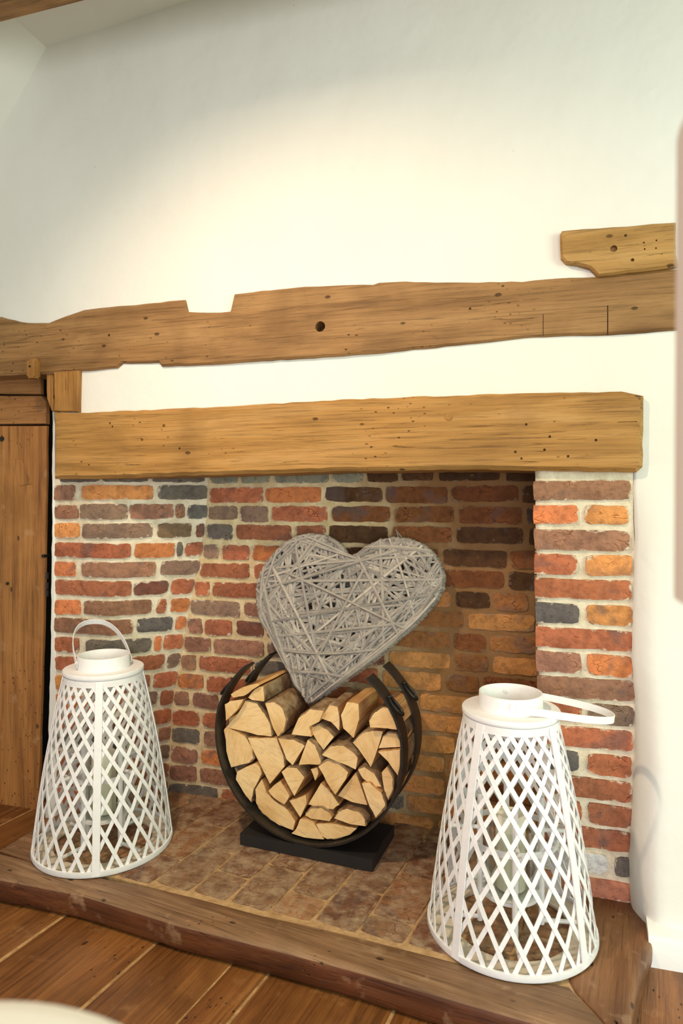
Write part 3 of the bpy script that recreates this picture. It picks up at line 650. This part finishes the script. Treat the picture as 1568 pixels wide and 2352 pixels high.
# ---------------------------------------------------------------- lanterns
def cam_dir(r, d): return Vector((CS*r-SN*d, SN*r+CS*d, 0))
LR_B, LR_T, LZ0, LZ1 = .2085, .117, .010, .546
def lr(z): t = (z-LZ0)/(LZ1-LZ0); return LR_B+(LR_T-LR_B)*t+.008*math.sin(math.pi*max(0, min(1, t)))
def ltheta(z): return math.radians(15)/.115*(math.exp(1.5*z)-1)/1.5
def lantern(loc, slat0, hdir, helev, hlen, label, ptag):
    root = empty('lantern', loc, 0); tag(root, label, 'lantern', 'white bamboo lattice lanterns')
    b = MB(); b.lathe([(LR_B+.004, .0), (LR_B+.006, .004), (LR_B+.005, .016), (LR_B-.001, .016), (LR_B-.001, .0)], 64); b.build('base_hoop', M['white'], root, 40)
    b = MB(); b.lathe([(.150, .001), (LR_B-.004, .001), (LR_B-.004, .008), (.150, .008)], 56); b.build('base_plate', M['tan'], root, 40)
    b = MB(); b.lathe([(LR_T+.0055, .527), (LR_T+.0045, .546), (LR_T-.003, .546), (LR_T-.002, .527)], 56); b.build('top_hoop', M['white'], root, 40)
    b = MB(); b.lathe([(.0775, .547), (.1195, .547), (.1200, .5505), (.1235, .5515), (.1240, .561), (.1225, .563), (.0775, .563)], 56); b.build('lid', M['white'], root, 40)
    b = MB(); b.lathe([(.0755, .549), (.0805, .549), (.0805, .6025), (.0795, .604), (.0765, .604), (.0755, .6025)], 48); b.build('collar', M['white'], root, 40)
    # lattice: two layers of strips
    zsamp = [LZ0+.002+(LZ1-.012-LZ0)*i/16 for i in range(17)]
    for sg, dr in ((1, .0), (-1, .0026)):
        pts, sides, norms = [], [], []
        for z in zsamp:
            th = sg*ltheta(z); r = lr(z)-.0015+dr; pts.append(Vector((r*math.cos(th), r*math.sin(th), z)))
        for i, p in enumerate(pts):
            a = pts[max(0, i-1)]; c = pts[min(len(pts)-1, i+1)]; t = (c-a).normalized(); n = Vector((p.x, p.y, .03)).normalized(); norms.append(n); sides.append(t.cross(n))
        wdt = .0108; mbv = MB(); mbv.ribbon(pts, sides, norms, wdt, .0018)
        first = None
        for k in range(24):
            a = slat0+math.radians(7.5)+math.radians(15)*k
            if first is None: first = o = mbv.build('lattice_strip', M['white'], root)
            else: o = first.copy(); C.objects.link(o); o.parent = root
            o.rotation_euler = (0, 0, a+random.Random(k*2+sg).uniform(-.012, .012))
    for k in range(4):
        a = slat0+math.pi/2*k; pts = []; norms = []; sides = []
        for i in range(13):
            z = .004+(.545-.004)*i/12; r = lr(z)+.0040; pts.append((r*math.cos(a), r*math.sin(a), z)); norms.append((math.cos(a), math.sin(a), .15)); sides.append((-math.sin(a), math.cos(a), 0))
        b = MB(); b.ribbon(pts, sides, norms, .0215, .003); b.build('upright_slat', M['white'], root)
    # inner candle stand
    for k in range(4):
        a = slat0+math.pi/4+math.pi/2*k; cx, cy = math.cos(a), math.sin(a)
        b = MB(); b.tube([(.078*cx, .078*cy, .009), (.078*cx, .078*cy, .335)], .0075, 8); b.build('stand_leg', M['white'], root, 40)
        for z, r1 in ((.018, .165), (.250, .160)): b = MB(); b.tube([(.070*cx, .070*cy, z), (r1*cx, r1*cy, z)], .0055, 8); b.build('stand_dowel', M['white'], root, 40)
    b = MB(); b.lathe([(.118, .232), (.1215, .232), (.1215, .247), (.118, .247)], 40); b.build('stand_hoop', M['white'], root, 40)
    b = MB(); b.lathe([(0.0, .088), (.074, .088), (.074, .096), (0.0, .096)], 36, closed=False); b.build('stand_shelf', M['white'], root, 40)
    # handle
    hd = Vector(hdir).normalized(); ax = Vector((-hd.y, hd.x, 0)); el = math.radians(helev); fw = hd*math.cos(el)+Vector((0,0,math.sin(el))); nn = ax.cross(fw)
    pts, norms, sides = [], [], []
    pv = Vector((0,0,.5845))
    for i in range(41):
        t = -.06+(math.pi+.12)*i/40; a = .0835*math.copysign(abs(math.cos(t))**.82, math.cos(t))*(1+.10*math.sin(t)); q = hlen*math.copysign(abs(math.sin(t))**.95, math.sin(t)); pts.append(pv+ax*a+fw*q)
    for i, p in enumerate(pts):
        t = (pts[min(40, i+1)]-pts[max(0, i-1)]).normalized(); sides.append(nn); norms.append(t.cross(nn))
    b = MB(); b.ribbon(pts, sides, norms, .0185, .0022); ho = b.build('handle', M['white'], root, 40)
    for sgn in (1, -1):
        p = pv+ax*sgn*.0853; b = MB(); b.tube([p-ax*sgn*.012, p+ax*sgn*.0012, p+ax*sgn*.0028], [.0048, .0048, .0025], 10); b.build('rivet', M['white'], root, 40)
    # candle in a glass cylinder stands on the shelf
    hg = empty('hurricane_glass', Vector(loc)+Vector((0,0,.0962))); b = MB(); b.lathe([(0.0, 0), (.062, 0), (.064, .002), (.064, .165), (.0615, .166), (.0615, .004), (0.0, .004)], 40, closed=False); b.build('glass_wall', M['glass'], hg, 40)
    tag(hg, 'clear glass candle cylinder inside the '+ptag, 'candle holder', 'glass cylinders inside the lanterns')
    cd = empty('candle', Vector(loc)+Vector((0,0,.1006))); b = MB(); b.lathe([(0.0, 0), (.036, 0), (.0375, .002), (.0375, .186), (.035, .190), (.03, .188), (.012, .184), (0.0, .184)], 32, closed=False); b.build('wax', M['candle'], cd, 40)
    b = MB(); b.tube([(0,0,.183), (.001,0,.192), (.003,.001,.198)], .0012, 6); b.build('wick', M['wick'], cd)
    tag(cd, 'cream pillar candle inside the '+ptag, 'candle', 'candles inside the lanterns')
    return root
def cam_angle(x, y): return math.atan2(CY-y, -x)
dr_, rr_ = 1.745, .437
pR = cam_dir(rr_, dr_); pR = (pR.x, pR.y+CY, .003)
dl_ = 2.170; pL = cam_dir(-.352*dl_, dl_); pL = (pL.x, pL.y+CY, .003)
lantern(pR, cam_angle(pR[0], pR[1])+math.radians(-37), cam_dir(1, -.05), -9, .262, 'white lattice lantern standing before the right brick pier with its handle flopped to the right', 'right-hand lantern')
lantern(pL, cam_angle(pL[0], pL[1])+math.radians(-6), cam_dir(-.11, .19), 24, .225, 'white lattice lantern beside the door with its handle raised, before the left brick pier', 'left-hand lantern')

# ---------------------------------------------------------------- log holder: two strap hoops on a black base
ang = math.radians(-4.0); lhx, lhy = -.709, .030
holder = empty('log_holder', (lhx, lhy, .004), ang); tag(holder, 'black round log holder of two open strap hoops on a black base', 'log holder')
b = MB(); b.box((-.222, -.113, 0), (.222, .113, .036)); o = b.build('base', M['black'], holder)
bm = bmesh.new(); bm.from_mesh(o.data); bmesh.ops.bevel(bm, geom=list(bm.edges), offset=.002, segments=1); bm.to_mesh(o.data); bm.free()
RH, ZC = .312, .036+.315
for yc in (-.082, .082):
    pts, norms, sides = [], [], []; gap = math.radians(43)
    for i in range(65):
        a = math.radians(90)+gap+(2*math.pi-2*gap)*i/64; r = RH*(1-.045*max(0, (abs(i-32)-24)/8)); n = Vector((math.cos(a), 0, math.sin(a))); pts.append(Vector((0, yc, ZC))+n*r); norms.append(n); sides.append((0,1,0))
    b = MB(); b.ribbon(pts, sides, norms, .058, .007); hoop = b.build('hoop', M['strap'], holder, 40)
    for e in (0, 64):
        i0 = 4 if e == 0 else 60; p = pts[i0]; n = norms[i0]; t = (pts[i0+1]-pts[i0-1]).normalized()*(1 if e == 0 else -1)
        b = MB(); ring = []
        for k in range(16):
            a = 2*math.pi*k/16; ring.append(p+n*.009+t*(.031*math.cos(a)+.024)+Vector((0,1,0))*.017*math.sin(a)+n*.004*math.cos(a))
        b.tube(ring, .0043, 6, closed=True); b.build('buckle_ring', M['iron'], hoop, 40)
        b = MB(); b.tube([p+n*.004-t*.010-Vector((0,.010,0)), p+n*.013-t*.008, p+n*.004-t*.010+Vector((0,.010,0))], .004, 6); b.build('staple', M['iron'], hoop, 40)
# logs: split faces measured at the hoop's front plane
hM = Matrix.Translation((lhx, lhy, .004)) @ Matrix.Rotation(ang, 4, 'Z'); hI = hM.inverted()
def on_front(zx, zy, yl):
    x, y = 460+.39541*zx, 1180+.39541*zy; o = hI @ Vector((0, CY, CH)); d = hI.to_3x3() @ ray(x, y); t = (yl-o.y)/d.y; p = o+d*t; return Vector((p.x, p.z))
LOGS = [  # outline, bark edge indices (edge i: point i -> i+1), length, description
 ([(175,1050),(240,1010),(330,985),(345,995),(300,1022),(250,1058),(190,1070)], [], .21, 'thin sliver of a log, topmost on the left of the stack'),
 ([(275,1068),(315,1022),(345,1003),(368,1000),(372,1092),(300,1082)], [3], .21, 'small barked log under the thin top sliver at the upper left'),
 ([(142,1105),(170,1087),(252,1080),(215,1138),(150,1204)], [], .20, 'little split log wedged against the left hoop near the top'),
 ([(150,1240),(203,1178),(262,1084),(330,1100),(375,1160),(408,1225),(415,1296),(330,1287),(230,1260)], [2,3,4,5], .20, 'wide fan-shaped split log at the upper left of the stack'),
 ([(372,1098),(430,1092),(478,1130),(500,1190),(485,1260),(450,1297),(422,1250),(398,1170)], [0,1,2,3,4], .16, 'round barked log with visible rings at the upper left'),
 ([(118,1252),(150,1236),(262,1292),(303,1360),(310,1420),(285,1450),(150,1485),(140,1380)], [2,3,4], .20, 'big split log against the left hoop below the fan-shaped one'),
 ([(272,1298),(443,1303),(483,1400),(490,1470),(405,1572),(342,1450)], [2], .20, 'tall split log with a dark knot left of the middle'),
 ([(450,1303),(540,1312),(608,1347),(536,1463),(500,1430)], [0,1], .20, 'three-sided log right of the knotted log'),
 ([(622,1313),(665,1342),(703,1440),(688,1458),(570,1460)], [0,1], .20, 'small triangular log in the upper middle of the stack'),
 ([(527,1283),(570,1187),(640,1133),(718,1142),(690,1208),(632,1236),(645,1296)], [1,2], .12, 'log with grey bark just below the tip of the heart'),
 ([(634,1244),(690,1227),(745,1262),(773,1300),(715,1374),(682,1330)], [0,1,2], .14, 'half-round log with bark in the upper middle'),
 ([(692,1187),(750,1113),(798,1122),(808,1180),(806,1260),(760,1210)], [0,1], .19, 'knobbly log with a knot at the top middle'),
 ([(814,1170),(850,1092),(920,1102),(923,1195),(890,1304),(830,1250)], [], .20, 'smooth blunt log at the top right of the middle'),
 ([(977,1205),(1010,1152),(1060,1125),(1112,1122),(1168,1252),(1090,1248),(985,1243)], [0,1], .20, 'half-round log under the upper right strap end'),
 ([(702,1400),(760,1347),(830,1347),(890,1387),(915,1420),(903,1487),(800,1443)], [0,1,2,3], .20, 'domed log in the right middle of the stack'),
 ([(882,1330),(945,1272),(1000,1258),(1062,1260),(1028,1370),(990,1474),(940,1400)], [0,1], .20, 'wedge-shaped log hanging point down at the right'),
 ([(1034,1362),(1056,1302),(1090,1276),(1135,1276),(1175,1335),(1176,1356)], [1,2,3], .20, 'small peaked log behind the right strap'),
 ([(1027,1382),(1176,1368),(1180,1450),(1155,1525),(1090,1440)], [1,2], .20, 'triangular log behind the right strap under the peaked one'),
 ([(187,1550),(212,1497),(320,1448),(345,1472),(356,1510),(310,1600),(295,1676),(230,1638)], [5,6], .20, 'rounded split log against the lower left hoop'),
 ([(318,1600),(355,1540),(383,1616),(425,1664),(492,1704),(556,1790),(543,1842),(440,1855),(350,1760),(322,1680)], [6,7,8], .20, 'largest split log at the lower left of the stack'),
 ([(392,1610),(465,1549),(518,1640),(489,1690),(425,1650)], [], .20, 'small pale wedge beside the largest log'),
 ([(468,1500),(502,1472),(560,1477),(606,1530),(545,1644)], [1,2], .20, 'pointed log with a shadowed side in the very middle'),
 ([(642,1482),(677,1470),(686,1510),(665,1553)], [], .18, 'tiny orange log end in the middle of the stack'),
 ([(684,1467),(735,1433),(800,1452),(862,1500),(848,1540),(785,1636),(732,1560)], [0,1,2], .20, 'shield-shaped log with a bark cap in the middle'),
 ([(623,1688),(700,1564),(760,1622),(811,1690),(770,1718),(700,1711)], [], .20, 'pyramid-shaped log under the shield-shaped one'),
 ([(797,1640),(903,1500),(972,1695),(880,1677)], [], .20, 'sharp triangular log in the lower right of the stack'),
 ([(913,1482),(950,1468),(1010,1512),(1053,1588),(1012,1588),(942,1538)], [0,1,2], .20, 'dark barked log above the ringed log at the right'),
 ([(936,1563),(980,1558),(1052,1622),(1076,1690),(1058,1738),(1020,1771),(982,1700)], [2,3,4], .20, 'ringed half-round log against the lower right hoop'),
 ([(1052,1502),(1085,1468),(1116,1530),(1118,1600),(1090,1671),(1066,1600)], [1,2,3], .20, 'narrow log standing behind the right strap'),
 ([(515,1667),(612,1632),(616,1688),(580,1764)], [], .20, 'narrow wedge under the pointed middle log'),
 ([(607,1750),(640,1712),(700,1709),(750,1737),(766,1765),(750,1788),(640,1772)], [0,1,2], .20, 'low half-moon log near the bottom middle'),
 ([(773,1770),(800,1732),(850,1712),(920,1732),(958,1780),(972,1828),(870,1806)], [0,1,2,3,4], .20, 'dark-rimmed half-moon log near the bottom right'),
 ([(518,1922),(547,1842),(577,1775),(620,1774),(658,1792),(724,1922),(600,1930)], [], .20, 'blocky split log at the very bottom, left of the pair'),
 ([(670,1803),(770,1799),(911,1827),(878,1885),(800,1922),(740,1908),(702,1870)], [2,3,4], .20, 'boat-shaped split log at the very bottom, right of the pair'),
]
for li, (pl, bark, L, lab) in enumerate(LOGS):
    rnd = random.Random(100+li); deep = li >= 34; yl = -.098+rnd.uniform(0, .022) if not deep else -.03
    P = [on_front(x, y, yl) for x, y in pl]; n = len(P)
    for i, p in enumerate(P):      # keep inside the hoop
        q = p-Vector((0, ZC)); 
        if q.length > RH-.010: P[i] = Vector((0, ZC))+q*((RH-.010)/q.length)
    ctr = sum(P, Vector((0,0)))/n; P = [ctr+(p-ctr)*.975 for p in P]
    pts = []; eb = []
    for i in range(n):
        a, b2 = P[i], P[(i+1) % n]; k = 4 if i in bark else max(2, int((b2-a).length/.03))
        for q in range(k):
            p = a.lerp(b2, q/k)
            if q: p = p+Vector((rnd.uniform(-1,1), rnd.uniform(-1,1)))*.0012
            pts.append(p); eb.append(i in bark)
    m = len(pts); V, F, MI = [], [], []; rows = 5
    sx, sz = rnd.uniform(-.006, .006), rnd.uniform(-.004, .003)
    cut = .004
    for j in range(rows):
        t = j/(rows-1); y = yl+L*t
        for i, p in enumerate(pts):
            q = ctr+(p-ctr)*((1-cut/.05) if False else (1-.03*t)); V.append((q.x+sx*t+.0018*nz((q.x, y, q.y), 30, li), y+(.0015*nz((p.x, 0, p.y), 30, li)), q.y+sz*t+.0018*nz((q.x, y, q.y), 30, li+9)))
    for j in range(rows-1):
        for i in range(m): F.append((j*m+i, (j+1)*m+i, (j+1)*m+(i+1) % m, j*m+(i+1) % m)); MI.append(2 if eb[i] else 1)
    F += [tuple(range(m)), tuple((rows-1)*m+i for i in range(m))]; MI += [0, 0]
    root = empty('log', hM @ Vector((ctr.x, yl, ctr.y)), ang)
    o = mesh_obj('split_wood', [Vector(v)-Vector((ctr.x, yl, ctr.y)) for v in V], F, parent=root, mats=[M['end'], M['split'], M['bark']], midx=MI)
    fix_normals(o); auto_smooth(o, 30)
    if bark:     # bark shell as a part of its own
        V, F = [], []
        runs = []; i = 0
        idxs = [i for i in range(m) if eb[i]]
        segs = []
        for i in idxs:
            if segs and segs[-1][-1] == i: segs[-1].append(i+1)
            else: segs.append([i, i+1])
        for sg in segs:
            b0 = len(V)
            for ii, i in enumerate(sg):
                p = pts[i % m]; d = (p-ctr).normalized(); end = ii in (0, len(sg)-1); th = .0008 if end else .0038+.0012*rnd.random()
                for y, k in ((.002, 1.0), (L*.5, .985), (L*.985, .97)):
                    base = (p-ctr)*k+Vector((sx, sz))*(y/L)
                    V.append((base.x-d.x*.001, y, base.y-d.y*.001)); V.append((base.x+d.x*th, y, base.y+d.y*th))
            for a in range(len(sg)-1):
                q = b0+a*6; r = q+6
                F += [(q+1, r+1, r+3, q+3), (q+3, r+3, r+5, q+5), (q, r, r+1, q+1), (q+4, q+5, r+5, r+4)]
        bo = mesh_obj('bark', V, F, M['bark'], root); fix_normals(bo); auto_smooth(bo, 45)
    tag(root, lab, 'log', 'split logs in the round holder')

# ---------------------------------------------------------------- willow heart leaning on the back wall
def hpt(zx, zy):
    x, y = 460+.39541*zx, 1180+.39541*zy; r = ray(x, y); o = Vector((0, CY, CH)); # plane y = .07 + .2 (z-.40)
    t = (.07+.20*(o.z-.40)-o.y)/(r.y-.20*r.z); return o+r*t
OUT = [(868,262),(845,225),(815,185),(770,150),(710,125),(640,118),(570,132),(500,170),(440,225),(390,285),(352,360),(335,440),(336,520),(352,590),(385,660),(425,735),(470,815),(520,905),(570,1000),(605,1065),(635,1112),(690,1090),(760,1030),(850,970),(950,900),(1050,820),(1150,735),(1240,660),(1320,580),(1385,500),(1420,430),(1425,360),(1405,290),(1365,230),(1300,180),(1220,150),(1140,142),(1060,155),(985,190),(925,235)]
W3 = [hpt(*p) for p in OUT]; hc = sum(W3, Vector())/len(W3)
ex = Vector((1,0,0)); ez = Vector((0,.20,1)).normalized(); en = ex.cross(ez)      # en points to the room (-y)
if en.y > 0: en = -en
out2 = [Vector(((p-hc).dot(ex), (p-hc).dot(ez))) for p in W3]; out2 = [p*.972 for p in out2]
D2 = resample(out2, .006); ND = len(D2)
tipw = min(W3, key=lambda p: p.z)
heart = empty('wicker_heart', tipw); tag(heart, 'large grey willow heart leaning on the back wall above the logs', 'heart ornament')
def h3(p2, off): return hc+ex*p2.x+ez*p2.y+en*off-tipw
def inside(p):
    c = False; j = ND-1
    for i in range(ND):
        a, b2 = D2[i], D2[j]
        if (a.y > p.y) != (b2.y > p.y) and p.x < (b2.x-a.x)*(p.y-a.y)/(b2.y-a.y)+a.x: c = not c
        j = i
    return c
for off in (.022, -.022):
    b = MB(); b.tube([h3(p, off) for p in resample(out2, .02)], .006, 6, closed=True); b.build('frame_hoop', M['willow'], heart, 60)
def weave(count, seed, front, rr, mind):
    rnd = random.Random(seed); b = MB(); made = 0; tries = 0
    while made < count and tries < count*60:
        tries += 1; i, j = rnd.randrange(ND), rnd.randrange(ND); a, c = D2[i], D2[j]; L = (c-a).length
        if L < mind*(1 if rnd.random() < .8 else .4): continue
        th = math.degrees(math.atan2(c.y-a.y, c.x-a.x)) % 180
        if 78 < th < 100 and rnd.random() < .5: continue
        ok = all(inside(a.lerp(c, q)) for q in (.06, .2, .35, .5, .65, .8, .94))
        if not ok: continue
        lay = rnd.uniform(.021, .031)*(1 if front else -1); r = rr*rnd.uniform(.75, 1.2); d = (c-a).normalized(); bow = Vector((-d.y, d.x))*rnd.uniform(-.008, .008)
        pts = [h3(a-d*.004, -lay*.55), h3(a-d*.006, lay*.3), h3(a-d*.001, lay*.92)]
        for q in (.12, .3, .5, .7, .88): pts.append(h3(a.lerp(c, q)+bow*math.sin(math.pi*q), lay+(.004 if front else -.004)*math.sin(math.pi*q)))
        pts += [h3(c+d*.001, lay*.92), h3(c+d*.006, lay*.3), h3(c+d*.004, -lay*.55)]
        b.tube(pts, r, 5); made += 1
    return b
o = weave(205, 21, True, .0055, .13).build('woven_willow', M['willow'], heart, 60); o['kind'] = 'stuff'
o = weave(110, 33, False, .0055, .15).build('woven_willow', M['willow'], heart, 60); o['kind'] = 'stuff'
# short wraps fanning round the rim
rnd = random.Random(8); b = MB()
for i in range(0, ND, 1):
    if rnd.random() < .5: continue
    p = D2[i]; k = (i+rnd.randint(6, 16)*rnd.choice((-1, 1))) % ND; e = D2[k]; inn = -(p-Vector((0,.02))).normalized()
    q = p+inn*rnd.uniform(.03, .10)+(e-p)*.6
    if not inside(q): continue
    lay = rnd.uniform(.020, .027)
    b.tube([h3(p-inn*.004, -.02), h3(p-inn*.008, 0), h3(p-inn*.003, lay*.9), h3(p.lerp(q, .5), lay+.001), h3(q, lay-.006)], .0042*rnd.uniform(.8, 1.15), 5)
o = b.build('rim_wrapping', M['willow'], heart, 60); o['kind'] = 'stuff'
# long binding rods across the front
for pa, pb, sag in (((430,725),(1250,640),.0), ((480,805),(1045,800),-.014), ((552,935),(850,965),.004), ((390,640),(1390,470),.0), ((480,330),(1240,690),.004), ((360,440),(1190,200),-.004), ((560,170),(700,900),.0), ((930,230),(1180,720),.0), ((780,1000),(420,300),.003), ((600,1030),(980,300),-.004)):
    A = (hpt(*pa)-hc); A = Vector((A.dot(ex), A.dot(ez))); B = (hpt(*pb)-hc); B = Vector((B.dot(ex), B.dot(ez))); A, B = A*.955, B*.955
    b = MB(); b.tube([h3(A.lerp(B, q)+Vector((0, sag*math.sin(math.pi*q))), .036+.002*math.sin(math.pi*q) if 0 < q < 1 else .024) for q in (0, .04, .2, .4, .6, .8, .96, 1)], .0052, 6); b.build('binding_rod', M['willow'], heart, 60)
b = MB(); p0 = hpt(1155, 150)-tipw
b.tube([p0, p0+Vector((-.006, 0, .016)), p0+Vector((-.010, -.004, .034)), p0+Vector((-.002, -.002, .02)), p0+Vector((.012, 0, .004))], .0018, 5); b.build('hanging_loop', M['willow'], heart, 60)

# ---------------------------------------------------------------- out-of-focus things near the lens
tp = cam_dir(-.238, .280); tp.y += CY
tbl = empty('side_table', (tp.x, tp.y, FZ)); tbl.scale = (1, 1, 1.030); tag(tbl, 'small round table under a cream cloth, blurred at the lower left corner', 'table')
b = MB(); b.lathe([(0, .795), (.185, .795), (.195, .79), (.195, .775), (0, .775)], 40, closed=False); b.build('table_top', M['white'], tbl, 40)
b = MB(); b.tube([(0,0,.03), (0,0,.776)], .025, 12); b.build('pedestal', M['white'], tbl, 40)
b = MB(); b.lathe([(0, 0.002), (.15, .002), (.15, .02), (.03, .04), (0, .04)], 32, closed=False); b.build('foot', M['white'], tbl, 40)
V, F = [], []; n = 72
prof = [(0, .802), (.10, .802), (.18, .802), (.195, .799), (.202, .790), (.204, .74), (.206, .6), (.210, .42), (.216, .25)]
for i in range(n):
    a = 2*math.pi*i/n
    for k, (r, z) in enumerate(prof): q = r+max(0, (k-4))*.0045*math.sin(a*11+.6*math.sin(a*3)); V.append((q*math.cos(a), q*math.sin(a), z))
L = len(prof)
for i in range(n):
    j = (i+1) % n
    for k in range(L-1): F.append((i*L+k, j*L+k, j*L+k+1, i*L+k+1))
cl = mesh_obj('tablecloth', [Vector((v[0]+tp.x, v[1]+tp.y, v[2]*1.030+FZ)) for v in V], F, M['cloth'], None, smooth=True); tag(cl, 'cream cloth over the blurred round table at the lower left', 'tablecloth')
lp = cam_dir(.409, .46); lp.y += CY
fl = empty('floor_lamp', (lp.x, lp.y, FZ)); tag(fl, 'blush pink lampshade of a floor lamp, blurred at the right edge of the photo', 'lamp')
b = MB(); b.lathe([(.1625, 1.100), (.164, 1.100), (.162, 1.455), (.1605, 1.455)], 56); b.build('lamp_shade', M['pink'], fl, 40)
b = MB(); b.tube([(0,0,.02), (0,0,1.30)], .011, 10); b.build('pole', M['white'], fl, 40)
b = MB(); b.lathe([(0, .001), (.13, .001), (.13, .016), (.02, .03), (0, .03)], 36, closed=False); b.build('base', M['white'], fl, 40)
